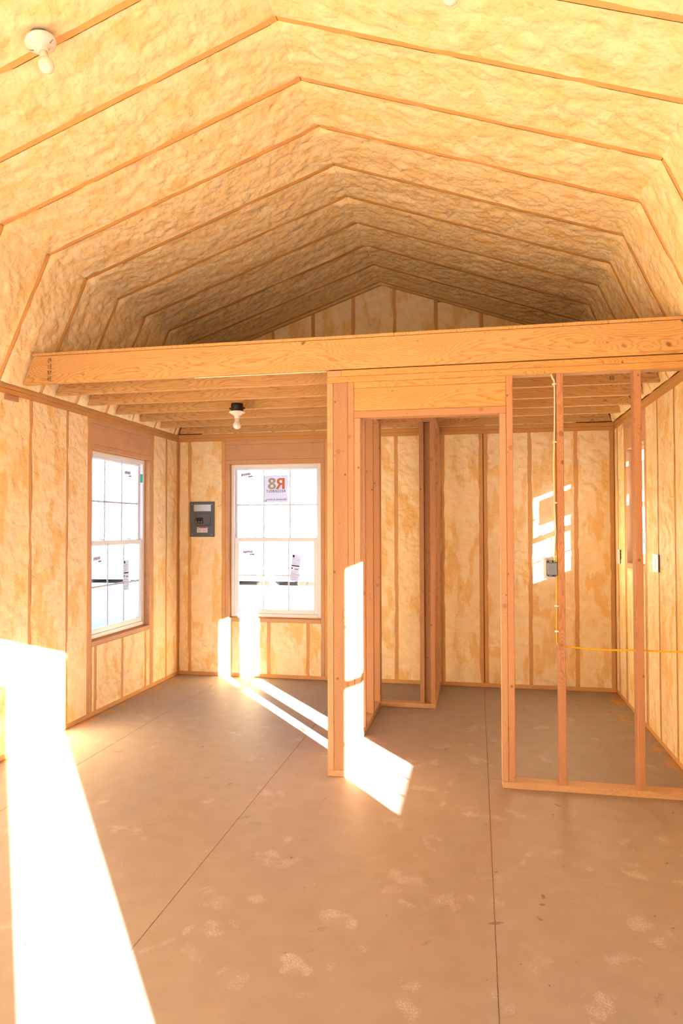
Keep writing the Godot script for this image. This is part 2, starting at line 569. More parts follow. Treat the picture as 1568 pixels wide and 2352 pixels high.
# sprayed foam between two timbers: a displaced sheet, its rim lapping the timbers unevenly
func foam(parent: Node, p0: Vector3, U: Vector3, V: Vector3, N: Vector3, mat: Material, cell := 0.018, rim_v := true, depth := 0.0, lap := 0.012) -> void:
	var lu := U.length()
	var lv := V.length()
	if lu < 0.02 or lv < 0.02:
		return
	var nu := maxi(4, int(lu / cell))
	var nv := maxi(4, int(lv / cell))
	var du := U / lu
	var dv := V / lv
	var pos := PackedVector3Array()
	var nor := PackedVector3Array()
	var uvs := PackedVector2Array()
	var idx := PackedInt32Array()
	var off := Vector2(rng.randf(), rng.randf())
	var sd := rng.randf() * 90.0
	var bulge := rng.randf_range(-0.3, 1.0)
	for j in nv + 1:
		var v := lv * j / nv
		var e0 := 0.002 + maxf(-0.001, (lump.get_noise_2d(v * 0.5 + sd, sd) - 0.2) * 1.6 * lap) + lump.get_noise_2d(v * 6.0, sd) * 0.0015
		var e1 := 0.002 + maxf(-0.001, (lump.get_noise_2d(v * 0.5 - sd, sd + 7.0) - 0.2) * 1.6 * lap) + lump.get_noise_2d(v * 6.0, sd + 3.0) * 0.0015
		for i in nu + 1:
			var u := lu * i / nu
			var rim := minf(u, lu - u)
			if rim_v:
				rim = minf(rim, minf(v, lv - v) + 0.002)
			var k := smoothstep(0.0, 0.03, rim)
			if i == 0:
				u = -e0
			elif i == nu:
				u = lu + e1
			var p := p0 + du * u + dv * v
			var hgt := 0.0
			if k > 0.0:
				var c := celln.get_noise_3dv(p * 1.25 + Vector3(lump.get_noise_3dv(p * 0.8), 0, 0) * 0.2)
				hgt = lump.get_noise_3dv(p * 0.55) * 0.011 + lump.get_noise_3dv(p * 2.2) * 0.007 - c * 0.013 + bulge * 0.006 - 0.008 - depth
			if not rim_v:
				var e := minf(v, lv - v) / 0.10
				hgt += 0.024 * exp(-e * e)
			pos.append(p + N * (0.0016 * (1.0 - k) + hgt * k))
			uvs.append(Vector2(u / 1.7, v / 1.7) + off)
	var w := nu + 1
	for j in nv + 1:
		for i in w:
			var a := pos[j * w + maxi(i - 1, 0)]
			var b := pos[j * w + mini(i + 1, nu)]
			var c := pos[maxi(j - 1, 0) * w + i]
			var d := pos[mini(j + 1, nv) * w + i]
			var n := (b - a).cross(d - c).normalized()
			nor.append(n if n.dot(N) > 0.0 else -n)
	var flip := du.cross(dv).dot(N) > 0.0
	for j in nv:
		for i in nu:
			var a := j * w + i
			var q := [a, a + 1, a + w, a + 1, a + w + 1, a + w]
			if flip:
				q = [a, a + w, a + 1, a + 1, a + w, a + w + 1]
			for z in q:
				idx.append(z)
	var arr := []
	arr.resize(Mesh.ARRAY_MAX)
	arr[Mesh.ARRAY_VERTEX] = pos
	arr[Mesh.ARRAY_NORMAL] = nor
	arr[Mesh.ARRAY_TEX_UV] = uvs
	arr[Mesh.ARRAY_INDEX] = idx
	var m := ArrayMesh.new()
	m.add_surface_from_arrays(Mesh.PRIMITIVE_TRIANGLES, arr)
	mi(m, mat, "foam_panel", parent)

func lathe(profile: Array, seg := 32) -> ArrayMesh:
	var st := SurfaceTool.new()
	st.begin(Mesh.PRIMITIVE_TRIANGLES)
	st.set_smooth_group(0)
	for i in profile.size() - 1:
		var p: Vector2 = profile[i]
		var q: Vector2 = profile[i + 1]
		for s in seg:
			var a := TAU * s / seg
			var b := TAU * (s + 1) / seg
			var A := Vector3(cos(a) * p.x, p.y, sin(a) * p.x)
			var B := Vector3(cos(b) * p.x, p.y, sin(b) * p.x)
			var C := Vector3(cos(b) * q.x, q.y, sin(b) * q.x)
			var D := Vector3(cos(a) * q.x, q.y, sin(a) * q.x)
			for v in [A, B, C, A, C, D]:
				st.add_vertex(v)
	st.index()
	st.generate_normals()
	return st.commit()

func tube(pts: Array, r: float, flat := 1.0, seg := 10) -> ArrayMesh:
	var cv := Curve3D.new()
	for i in pts.size():
		var t: Vector3 = (pts[mini(i + 1, pts.size() - 1)] - pts[maxi(i - 1, 0)]) * 0.16
		cv.add_point(pts[i], -t, t)
	cv.bake_interval = 0.02
	var bp := cv.get_baked_points()
	var st := SurfaceTool.new()
	st.begin(Mesh.PRIMITIVE_TRIANGLES)
	st.set_smooth_group(0)
	var rings := []
	var last := Vector3(0, 0, 1)
	for i in bp.size():
		var d := (bp[mini(i + 1, bp.size() - 1)] - bp[maxi(i - 1, 0)]).normalized()
		var n := (last - d * last.dot(d)).normalized()
		if not n.is_finite() or n.length() < 0.5:
			n = d.cross(Vector3(1, 0, 0)).normalized()
		last = n
		var b := d.cross(n)
		var ring := []
		for s in seg:
			var a := TAU * s / seg
			ring.append(bp[i] + n * cos(a) * r + b * sin(a) * r * flat)
		rings.append(ring)
	for i in rings.size() - 1:
		for s in seg:
			var s2 := (s + 1) % seg
			for v in [rings[i][s], rings[i][s2], rings[i + 1][s2], rings[i][s], rings[i + 1][s2], rings[i + 1][s]]:
				st.add_vertex(v)
	for e in [0, rings.size() - 1]:
		for s in range(1, seg - 1):
			for v in [rings[e][0], rings[e][s], rings[e][s + 1]]:
				st.add_vertex(v)
	st.index()
	st.generate_normals()
	return st.commit()

func text(parent: Node, called: String, words: String, size: float, at: Vector3, bs: Basis, mat: Material, bold := true) -> void:
	var t := TextMesh.new()
	var f := SystemFont.new()
	f.font_names = PackedStringArray(["Droid Sans"])
	f.font_weight = 700 if bold else 400
	t.font = f
	t.text = words
	t.font_size = 64
	t.pixel_size = size / 64.0
	t.depth = 0.0006
	t.curve_step = 2.0
	var o := mi(t, mat, called, parent)
	o.transform = Transform3D(bs, at)

# ------------------------------------------------------------------ floor
func build_floor() -> void:
	var f := thing("floor", "brown subfloor sheets with dusty boot prints and straight seams", "floor", Vector3.ZERO, "", "structure")
	board(f, "subfloor", Vector3(XL - 0.12, -0.2, ZB - 0.12), Vector3(XR + 0.12, -0.0185, ZF + 0.12), mats.seam, 0.0)
	var xs := [XL - 0.09, -2.494, -1.2183, 0.0573, XR + 0.09]
	var cuts := [[-4.9, -2.35, 0.2], [-4.21, -1.66], [-5.52, -2.97, -0.42], [-4.205, -1.66]]
	for c in 4:
		var zs := [ZB - 0.09]
		zs.append_array(cuts[c])
		zs.append(ZF + 0.09)
		for k in zs.size() - 1:
			var g := 0.0006
			floor_sheet(f, xs[c] + g, xs[c + 1] - g, zs[k] + g, zs[k + 1] - g)

func floor_sheet(f: Node3D, x0: float, x1: float, z0: float, z1: float) -> void:
	var st := SurfaceTool.new()
	st.begin(Mesh.PRIMITIVE_TRIANGLES)
	var t := -0.018
	var c := 0.0012
	var ou := rng.randf()
	var quad := func(p: Array, n: Vector3) -> void:
		var o := [0, 1, 2, 0, 2, 3]
		if (p[1] - p[0]).cross(p[2] - p[0]).dot(n) > 0.0:
			o = [0, 2, 1, 0, 3, 2]
		for i in o:
			var v: Vector3 = p[i]
			st.set_normal(n)
			st.set_uv(Vector2(v.x / 1.1 + ou, v.z / 1.1 + ou))
			st.set_uv2(Vector2((v.x - XL) / (XR - XL), clampf((v.z - ZB) / MARK_DEPTH, 0.0005, 0.9995)))
			st.add_vertex(v)
	# split where the marks end, so that their picture does not smear
	var zm := ZB + MARK_DEPTH
	var zz := [z0 + c]
	if z0 + c < zm and z1 - c > zm:
		zz.append(zm)
	zz.append(z1 - c)
	for k in zz.size() - 1:
		quad.call([Vector3(x0 + c, 0, zz[k]), Vector3(x1 - c, 0, zz[k]), Vector3(x1 - c, 0, zz[k + 1]), Vector3(x0 + c, 0, zz[k + 1])], Vector3.UP)
	var o4 := [Vector3(x0, -c, z0), Vector3(x1, -c, z0), Vector3(x1, -c, z1), Vector3(x0, -c, z1)]
	var i4 := [Vector3(x0 + c, 0, z0 + c), Vector3(x1 - c, 0, z0 + c), Vector3(x1 - c, 0, z1 - c), Vector3(x0 + c, 0, z1 - c)]
	var out := [Vector3(0, 0, -1), Vector3(1, 0, 0), Vector3(0, 0, 1), Vector3(-1, 0, 0)]
	for s in 4:
		var a: Vector3 = o4[s]
		var b: Vector3 = o4[(s + 1) % 4]
		quad.call([a, b, i4[(s + 1) % 4], i4[s]], (out[s] + Vector3.UP).normalized())
		quad.call([a, b, Vector3(b.x, t, b.z), Vector3(a.x, t, a.z)], out[s])
	mi(st.commit(), mats.floor, "floor_sheet", f)

# ------------------------------------------------------------------ stud walls
# a wall is addressed by s (along it), y and d (towards the room)
var wall_map: Callable

func P(s: float, y: float, d: float) -> Vector3:
	return wall_map.call(s, y, d)

func wb(w: Node3D, called: String, s0: float, s1: float, y0: float, y1: float, mat: Material, d0 := -WD, d1 := 0.0, tl := 2.5) -> MeshInstance3D:
	return board(w, called, P(s0, y0, d0), P(s1, y1, d1), mat, 0.0025, tl)

func wall_foam(w: Node3D, s0: float, s1: float, y0: float, y1: float, cell := 0.018) -> void:
	var p0 := P(s0, y0, 0.0)
	foam(w, p0, P(s1, y0, 0.0) - p0, P(s0, y1, 0.0) - p0, (P(s0, y0, 1.0) - p0).normalized(), mats.foam_wall, cell)

# studs: list of [s0, s1] from low to high; openings: list of dictionaries {s0,s1,y0,y1,cripples}
func stud_wall(w: Node3D, s_lo: float, s_hi: float, studs: Array, openings: Array, far_s: float) -> void:
	var y0 := TH
	wb(w, "bottom_plate", s_lo, s_hi, 0.0, TH, mats.spray, -WD, 0.0, 8.0)
	wb(w, "top_plate", s_lo, s_hi, HP, HP + TH - 0.001, mats.spray_pine, -WD, 0.0, 8.0)
	wb(w, "top_plate", s_lo, s_hi, HP + TH, HT, mats.spray_pine, -WD, 0.0, 8.0)
	for s in studs:
		wb(w, "stud", s[0], s[1], y0, HP, mats.spray)
	for o in openings:
		var top: float = o.y1
		var hs: float = o.s0 - TH
		var he: float = o.s1 + TH
		wb(w, "header_plate", hs, he, top, top + TH, mats.fir_wall)
		wb(w, "header", hs, he, top + TH + 0.001, HP - TH - 0.001, mats.fir_wall)
		wb(w, "header_plate", hs, he, HP - TH, HP, mats.fir_wall)
		wb(w, "jack_stud", o.s0 - TH, o.s0, y0, top, mats.fir_wall)
		wb(w, "jack_stud", o.s1, o.s1 + TH, y0, top, mats.fir_wall)
		wb(w, "sill_plate", o.s0, o.s1, o.y0 - TH, o.y0, mats.fir_wall)
		var edges := [o.s0]
		for c in o.cripples:
			wb(w, "cripple_stud", c - TH * 0.5, c + TH * 0.5, y0, o.y0 - TH, mats.spray)
			edges.append(c - TH * 0.5)
			edges.append(c + TH * 0.5)
		edges.append(o.s1)
		for k in range(0, edges.size(), 2):
			if edges[k + 1] - edges[k] > 0.015:
				wall_foam(w, edges[k], edges[k + 1], y0, o.y0 - TH)
	# foam in the full-height bays
	for k in studs.size() - 1:
		var a: float = studs[k][1]
		var b: float = studs[k + 1][0]
		if b - a < 0.02:
			continue
		var blocked := false
		for o in openings:
			if a < o.s1 and b > o.s0:
				blocked = true
		if not blocked:
			wall_foam(w, a, b, y0, HP, 0.018 if (a + b) * 0.5 < far_s else 0.06)
	# outer sheathing round the openings
	var cur := s_lo - 0.12
	for o in openings:
		wb(w, "sheathing", cur, o.s0, -0.2, HT, mats.sheathing, -0.115, -0.096)
		wb(w, "sheathing", o.s0, o.s1, -0.2, o.y0, mats.sheathing, -0.115, -0.096)
		wb(w, "sheathing", o.s0, o.s1, o.y1, HT, mats.sheathing, -0.115, -0.096)
		cur = o.s1
	wb(w, "sheathing", cur, s_hi + 0.12, -0.2, HT, mats.sheathing, -0.115, -0.096)

var OPEN_L := {"s0": -5.94, "s1": -4.965, "y0": 0.592, "y1": 2.14, "cripples": [-5.86, -5.44, -5.015]}
var OPEN_B := {"s0": -2.468, "s1": -1.512, "y0": 0.592, "y1": 2.15, "cripples": [-2.449, -2.045, -1.64]}
var OPEN_R := {"s0": -6.07, "s1": -5.45, "y0": 1.2, "y1": 2.145, "cripples": [-5.77]}
var OPEN_R2 := {"s0": -2.23, "s1": -1.275, "y0": 0.592, "y1": 2.14, "cripples": [-1.9, -1.5]}
var OPEN_F2 := {"s0": -2.82, "s1": -1.0, "y0": 0.592, "y1": 2.14, "cripples": [-1.66]}
var OPEN_F := {"s0": -0.12, "s1": 1.005, "y0": 0.0, "y1": 2.15}

func build_walls() -> void:
	# left wall
	var wl := thing("wall_left", "left stud wall packed with cream spray foam, with a tall window", "wall", Vector3.ZERO, "", "structure")
	wall_map = func(s, y, d): return Vector3(XL + d, y, s)
	var st := [[ZB, ZB + TH + 0.012], [-6.305, -6.268], [-6.016, -5.978], [-4.927, -4.889], [-4.633, -4.603], [-4.208, -4.17]]
	var z := -3.78
	while z < ZF - 0.05:
		st.append([z, z + TH])
		z += 0.41
	stud_wall(wl, ZB - WD, ZF + WD, st, [OPEN_L], -3.2)
	# right wall
	var wr := thing("wall_right", "right stud wall packed with cream spray foam, behind the open framing", "wall", Vector3.ZERO, "", "structure")
	wall_map = func(s, y, d): return Vector3(XR - d, y, s)
	st = [[ZB, ZB + TH], [-6.43, -6.395], [-6.146, -6.108], [-5.412, -5.374], [-5.065, -5.027], [-4.655, -4.617], [-4.24, -4.202], [-3.82, -3.782], [-3.4, -3.362], [-2.98, -2.942], [-2.6, -2.562], [-2.306, -2.268], [-1.237, -1.199], [-0.82, -0.782], [-0.4, -0.362], [0.0, 0.038], [0.4, 0.438]]
	stud_wall(wr, ZB - WD, ZF + WD, st, [OPEN_R, OPEN_R2], -4.0)
	# back wall with its gable
	var wk := thing("wall_back", "far gable wall of studs and cream spray foam below a loft", "wall", Vector3.ZERO, "", "structure")
	wall_map = func(s, y, d): return Vector3(s, y, ZB + d)
	st = [[XL, XL + 0.02], [-2.909, -2.871], [-2.545, -2.507], [-1.473, -1.435], [-1.19, -1.152], [-0.782, -0.744], [-0.338, -0.298], [0.022, 0.06], [0.066, 0.104], [0.468, 0.506], [0.878, 0.918], [1.19, 1.232]]
	stud_wall(wk, XL, XR, st, [OPEN_B], 99.0)
	var gs := [-2.4, -2.0, -1.585, -1.178, -0.773, -0.372, 0.056, 0.45]
	var prev := -2.75
	for x in gs:
		var yt := roof_y(x) + 0.02
		wb(wk, "gable_stud", x - TH * 0.5, x + TH * 0.5, HT, yt, mats.spray)
		wall_foam(wk, prev, x - TH * 0.5, HT, minf(roof_y(prev), roof_y(x)) + 0.13, 0.03)
		prev = x + TH * 0.5
	wall_foam(wk, prev, 0.9, HT, roof_y(0.6) + 0.1, 0.03)
	for k in 8:
		var xa := XL + (XR - XL) * k / 8.0
		var xb := XL + (XR - XL) * (k + 1) / 8.0
		if k == 0:
			xa -= 0.25
		if k == 7:
			xb += 0.25
		wb(wk, "sheathing", xa, xb, HT - 0.01, maxf(HT, maxf(roof_y(xa), roof_y(xb))) + 0.1, mats.sheathing, -0.115, -0.096)
	# front wall behind the camera, with the doorway
	var wf := thing("wall_front", "front stud wall with spray foam around the entrance doorway", "wall", Vector3.ZERO, "", "structure")
	wall_map = func(s, y, d): return Vector3(s, y, ZF - d)
	var o: Dictionary = OPEN_F
	wb(wf, "bottom_plate", XL, o.s0, 0.0, TH, mats.spray)
	wb(wf, "bottom_plate", o.s1, XR, 0.0, TH, mats.spray)
	wb(wf, "top_plate", XL, XR, HP, HT, mats.spray_pine, -WD, 0.0, 5.0)
	wb(wf, "header", o.s0, o.s1, o.y1, HP, mats.fir)
	var o2: Dictionary = OPEN_F2
	st = [[XL, XL + TH], [o2.s0 - TH, o2.s0], [o2.s1, o2.s1 + TH], [-0.55, -0.512], [o.s0 - TH, o.s0], [o.s1, o.s1 + TH], [XR - TH, XR]]
	wb(wf, "header", o2.s0, o2.s1, o2.y1, HP, mats.fir)
	wb(wf, "sill_plate", o2.s0, o2.s1, o2.y0 - TH, o2.y0, mats.fir)
	wall_foam(wf, o2.s0, o2.s1, TH, o2.y0 - TH, 0.07)
	for s in st:
		wb(wf, "stud", s[0], s[1], TH, HP, mats.spray)
	for k in st.size() - 1:
		if st[k + 1][0] - st[k][1] > 0.02 and not (st[k][1] >= o.s0 and st[k][1] < o.s1) and not (st[k][1] >= o2.s0 and st[k][1] < o2.s1):
			wall_foam(wf, st[k][1], st[k + 1][0], TH, HP, 0.07)
	wb(wf, "sheathing", XL, o2.s0, -0.2, HT, mats.sheathing, -0.115, -0.096)
	wb(wf, "sheathing", o2.s0, o2.s1, -0.2, o2.y0, mats.sheathing, -0.115, -0.096)
	wb(wf, "sheathing", o2.s0, o2.s1, o2.y1, HT, mats.sheathing, -0.115, -0.096)
	wb(wf, "sheathing", o2.s1, o.s0, -0.2, HT, mats.sheathing, -0.115, -0.096)
	wb(wf, "sheathing", o.s1, XR, -0.2, HT, mats.sheathing, -0.115, -0.096)
	wb(wf, "sheathing", o.s0, o.s1, o.y1, HT, mats.sheathing, -0.115, -0.096)
	for k in 8:
		var xa := XL + (XR - XL) * k / 8.0
		var xb := XL + (XR - XL) * (k + 1) / 8.0
		wall_foam(wf, xa, xb, HT, minf(roof_y(xa), roof_y(xb)) + 0.12, 0.07)
		wb(wf, "sheathing", xa, xb, HT, maxf(HT, maxf(roof_y(xa), roof_y(xb))) + 0.1, mats.sheathing, -0.115, -0.096)

func roof_y(x: float) -> float:
	var a := absf(x - RX)
	if a <= KX:
		return RY - (RY - KY) * a / KX
	return KY - (KY - HT) * (a - KX) / (2.1244 - KX)

# ------------------------------------------------------------------ gambrel ceiling
func build_ceiling() -> void:
	var c := thing("ceiling", "gambrel ceiling of rafters with cream spray foam between them", "ceiling", Vector3.ZERO, "", "structure")
	var zs := []
	var z := ZB + 0.019
	zs.append(z)
	for i in range(8, -8, -1):
		zs.append(-2.9972 - i * 0.4327)
	zs.append(ZF - 0.02)
	var zc := []
	for v in zs:
		if v < ZF and v >= ZB:
			zc.append(v)
	zs = zc
	var rnd := RandomNumberGenerator.new()
	rnd.seed = 5
	var ridge := Vector3(RX, RY, 0)
	for side in [-1.0, 1.0]:
		var knee := Vector3(RX + side * KX, KY, 0)
		var eave := Vector3(RX + side * 2.1244, HT, 0)
		var nu := Vector3(side * (RY - KY), KX, 0).normalized()
		var nl := Vector3(side * (KY - HT), 2.1244 - KX, 0).normalized()
		for k in zs.size():
			var o := Vector3(0, 0, zs[k])
			beam_between(c, "rafter", ridge + o, knee + o, nu, 0.14, TH, mats.rafter)
			beam_between(c, "rafter", knee + o, eave + o, nl, 0.14, TH, mats.rafter)
			if k + 1 < zs.size():
				var za: float = zs[k] + TH * 0.5
				var zb: float = zs[k + 1] - TH * 0.5
				if zb - za < 0.02:
					continue
				var cell := 0.018 if za < -1.9 else 0.06
				if za < -5.0:
					cell = 0.022
				var U := Vector3(0, 0, zb - za)
				var eu := (knee - ridge).normalized() * 0.035
				var el := (eave - knee).normalized() * 0.035
				foam(c, ridge - eu + Vector3(0, 0, za), U, knee - ridge + eu * 2.0, -nu, mats.foam_roof, cell, false)
				foam(c, knee - el + Vector3(0, 0, za), U, eave - knee + el, -nl, mats.foam_roof, cell, false)
		# roof deck above
		for seg in [[ridge, knee, nu], [knee, eave, nl]]:
			var a: Vector3 = seg[0]
			var b: Vector3 = seg[1]
			var n: Vector3 = seg[2]
			var m := mi(board_mesh(ZF - ZB + 0.5, a.distance_to(b) + 0.36, 0.02), mats.deck, "roof_deck", c)
			var d := (b - a).normalized()
			m.transform = Transform3D(Basis(Vector3(0, 0, 1), d, Vector3(0, 0, 1).cross(d)), (a + b) * 0.5 + n * 0.16 + Vector3(0, 0, (ZF + ZB) * 0.5))

# ------------------------------------------------------------------ loft
func build_loft() -> void:
	var l := thing("loft_floor", "pine loft platform with a knotty front beam and joists underneath", "loft", Vector3.ZERO, "", "structure")
	var slope := 0.439
	var zs := [ZP - 0.038, -4.45, -4.86, -5.29, -5.70, -6.10, -6.55]
	for i in zs.size():
		var L := 4.19 if i == 0 else 4.2
		var called := "beam" if i == 0 else "joist"
		var m := mi(board_mesh(L, 0.187, TH, 0.003, 4.4, slope), mats.pine, called, l)
		m.transform = Transform3D(Basis.IDENTITY, Vector3((XL + XR) * 0.5, 2.466 + 0.0935, zs[i] + (0.019 if i == 0 else 0.0)))
		if i == 0:
			stamp_mark(m, Vector3(-1.895, 0.0, TH * 0.5 + 0.0004), 0.16)
		elif i == 1:
			stamp_mark(m, Vector3(1.215, 0.0, TH * 0.5 + 0.0004), 0.12)
		elif i == 2:
			stamp_mark(m, Vector3(1.79, -0.01, TH * 0.5 + 0.0004), 0.12)
	# plywood deck sheets
	var xs := [-2.915, -1.7, -0.48, 0.74, 1.135]
	for k in 4:
		board(l, "deck_sheet", Vector3(xs[k] + 0.001, 2.6545, ZB + 0.002), Vector3(xs[k + 1] - 0.001, 2.673, ZP + 0.002), mats.pine, 0.0015, 4.4)

# mill's grade stamp: two columns of smudged, unreadable marks
func stamp_mark(parent: Node3D, at: Vector3, h: float) -> void:
	var st := SurfaceTool.new()
	st.begin(Mesh.PRIMITIVE_TRIANGLES)
	var r := RandomNumberGenerator.new()
	r.seed = int(at.x * 1000.0)
	for col in 2:
		var y := -h * 0.5
		var k := 0
		while y < h * 0.5:
			var len := r.randf_range(0.002, 0.005)
			if k % 9 < 7:
				for q in 2:
					var x := (col - 0.5) * 0.016 + (q - 0.5) * 0.006 + r.randf_range(-0.002, 0.002)
					var w := r.randf_range(0.001, 0.0035)
					var a := Vector3(x - w, y, 0)
					var b := Vector3(x + w, y + len, 0)
					for v in [a, Vector3(a.x, b.y, 0), b, a, b, Vector3(b.x, a.y, 0)]:
						st.set_normal(Vector3(0, 0, 1))
						st.add_vertex(v)
			y += len + 0.0012
			k += 1
	var o := mi(st.commit(), mats.ink_green, "grade_stamp", parent)
	o.position = at

# ------------------------------------------------------------------ partition
func build_partition() -> void:
	var w := thing("wall_partition", "bare fir partition framing with a built-up post, header and open doorway", "wall", Vector3.ZERO, "", "structure")
	var z0 := ZP - WD
	var x0 := -0.893
	var B := func(called, xa, xb, ya, yb, mat, tl := 2.5, za := z0, zb := ZP): return board(w, called, Vector3(xa, ya, za), Vector3(xb, yb, zb), mat, 0.0025, tl)
	B.call("bottom_plate", x0, -0.676, 0.0, TH, mats.fir_pale)
	B.call("bottom_plate", 0.136, XR, 0.0, TH, mats.fir_pale)
	B.call("top_plate", x0, XR, HP, HP + TH - 0.0008, mats.pine_pale, 4.4)
	B.call("top_plate", x0 + 0.089, XR, HP + TH, HT, mats.pine_pale, 4.4)
	B.call("stud", x0, x0 + TH - 0.001, TH, HP, mats.fir_pale)
	B.call("stud", x0 + TH, x0 + 0.128, TH, HP, mats.fir, 2.5, ZP - 0.040, ZP - 0.002)
	B.call("king_stud", x0 + 0.129, x0 + 0.166, TH, HP, mats.fir)
	B.call("jack_stud", x0 + 0.167, x0 + 0.205, TH, 2.165, mats.fir)
	B.call("jack_stud", 0.134, 0.171, TH, 2.165, mats.fir)
	B.call("king_stud", 0.172, 0.2095, TH, HP, mats.fir)
	B.call("stud", 0.453, 0.491, TH, HP, mats.fir_red)
	B.call("stud", 0.871, 0.909, TH, HP, mats.fir_red)
	B.call("stud", XR - TH, XR, TH, HP, mats.fir)
	B.call("header_plate", x0 + 0.167, 0.171, 2.166, 2.2065, mats.fir)
	B.call("header", x0 + 0.167, 0.171, 2.2075, 2.345, mats.pine_pale, 4.4)
	B.call("header_plate", x0 + 0.167, 0.171, 2.346, HP - 0.0005, mats.pine_pale, 4.4)

func build_closet() -> void:
	var w := thing("wall_closet", "short fir closet framing in the far corner behind the post", "wall", Vector3.ZERO, "", "structure")
	var xr := -0.803
	var xl := -0.892
	var zf := -5.713
	var B := func(called, a, b, mat): return board(w, called, a, b, mat, 0.0025, 2.5)
	# side running back from the post
	B.call("bottom_plate", Vector3(xl, 0, zf - WD), Vector3(xr, TH, ZP - WD - 0.001), mats.fir_pale)
	B.call("top_plate", Vector3(xl, HP, zf - WD), Vector3(xr, HP + TH - 0.001, ZP - WD - 0.001), mats.fir)
	B.call("top_plate", Vector3(xl, HP + TH, zf - WD), Vector3(xr, HT, ZP - 0.001), mats.fir)
	for z in [-4.19, -4.55, -4.95, -5.34, -5.71, -5.765]:
		B.call("stud", Vector3(xl, TH, z - TH), Vector3(xr, HP, z), mats.fir)
	# return running to the right
	var xe := -0.343
	B.call("bottom_plate", Vector3(xr + 0.0005, 0, zf - WD), Vector3(xe, TH, zf), mats.fir_pale)
	B.call("top_plate", Vector3(xr + 0.0005, HP, zf - WD), Vector3(xe, HP + TH - 0.001, zf), mats.fir)
	B.call("top_plate", Vector3(xr + 0.0005, HP + TH, zf - WD), Vector3(xe, HT, zf), mats.fir)
	B.call("stud", Vector3(-0.470, TH, zf - WD), Vector3(-0.432, HP, zf), mats.fir)
	B.call("stud", Vector3(-0.431, TH, zf - WD), Vector3(-0.383, HP, zf - 0.051), mats.fir)
	B.call("stud", Vector3(-0.382, TH, zf - WD), Vector3(-0.344, HP, zf), mats.fir)
	# and back to the far wall
	B.call("bottom_plate", Vector3(xe - WD, 0, ZB + 0.001), Vector3(xe, TH, zf - WD - 0.001), mats.fir_pale)
	B.call("top_plate", Vector3(xe - WD, HP, ZB + 0.001), Vector3(xe, HP + TH - 0.001, zf - WD - 0.001), mats.fir)
	B.call("top_plate", Vector3(xe - WD, HP + TH, ZB + 0.001), Vector3(xe, HT, zf - WD - 0.001), mats.fir)
	for z in [-5.85, -6.15, -6.533]:
		B.call("stud", Vector3(xe - WD, TH, z - TH), Vector3(xe, HP, z), mats.fir)

# ------------------------------------------------------------------ windows
# white vinyl single-hung window in an opening; d < 0 is towards the outside
func window(n: int, o: Dictionary, label: String, cols: int) -> Node3D:
	var w := thing("window_%d" % n, label, "window", Vector3.ZERO, "", "structure")
	var a: float = o.s0 + 0.008
	var b: float = o.s1 - 0.008
	var c: float = o.y0 + 0.008
	var d: float = o.y1 - 0.008
	var V := func(called, s0, s1, y0, y1, d0, d1, parent = w, mat = mats.vinyl, ch = 0.003): return board(parent, called, P(s0, y0, d0), P(s1, y1, d1), mat, ch)
	var fo := -0.118
	var fi := -0.048
	var f := 0.034
	V.call("frame", a, a + f, c, d, fo, fi)
	V.call("frame", b - f, b, c, d, fo, fi)
	V.call("frame", a + f, b - f, c, c + f, fo, fi)
	V.call("frame", a + f, b - f, d - f, d, fo, fi)
	# beads of foam round the frame
	for q in [[o.s0, a, o.y0, o.y1], [b, o.s1, o.y0, o.y1], [a, b, o.y0, c], [a, b, d, o.y1]]:
		V.call("foam_bead", q[0], q[1], q[2], q[3], fo + 0.01, fi - 0.004 + rng.randf() * 0.006, w, mats.foam_bead, 0.002)
	var mid := c + (d - c) * 0.5
	for up in [true, false]:
		var sash := Node3D.new()
		named(sash, "upper_sash" if up else "lower_sash", w)
		var so := -0.108 if up else -0.082
		var si := -0.084 if up else -0.056
		var sw := 0.020 if up else 0.042
		var y0: float = mid - 0.012 if up else c + f
		var y1: float = d - f if up else mid + 0.030
		var s0: float = a + f
		var s1: float = b - f
		V.call("stile", s0, s0 + sw, y0, y1, so, si, sash)
		V.call("stile", s1 - sw, s1, y0, y1, so, si, sash)
		V.call("rail", s0 + sw, s1 - sw, y0, y0 + sw, so, si, sash)
		V.call("rail", s0 + sw, s1 - sw, y1 - sw, y1, so, si, sash)
		var g0 := s0 + sw
		var g1 := s1 - sw
		var h0 := y0 + sw
		var h1 := y1 - sw
		var gm := (so + si) * 0.5
		for k in range(1, cols):
			var x := g0 + (g1 - g0) * k / cols
			V.call("muntin", x - 0.008, x + 0.008, h0, h1, gm - 0.003, gm + 0.003, sash, mats.grille, 0.001)
		var ym := (h0 + h1) * 0.5
		V.call("muntin", g0, g1, ym - 0.008, ym + 0.008, gm - 0.0031, gm + 0.0031, sash, mats.grille, 0.001)
		pane(sash, g0, g1, h0, h1, gm + 0.008)
	# two sash locks on the meeting rail
	for k in [0.25, 0.75]:
		var x := lerpf(a + f, b - f, k)
		V.call("sash_lock", x - 0.025, x + 0.025, mid + 0.031, mid + 0.043, -0.088, -0.062)
	return w

func pane(parent: Node, s0: float, s1: float, y0: float, y1: float, dd: float) -> void:
	var st := SurfaceTool.new()
	st.begin(Mesh.PRIMITIVE_TRIANGLES)
	var n := P(0, 0, 1.0) - P(0, 0, 0.0)
	for v in [P(s0, y0, dd), P(s0, y1, dd), P(s1, y1, dd), P(s0, y0, dd), P(s1, y1, dd), P(s1, y0, dd)]:
		st.set_normal(n)
		st.add_vertex(v)
	mi(st.commit(), mats.glass, "pane", parent)

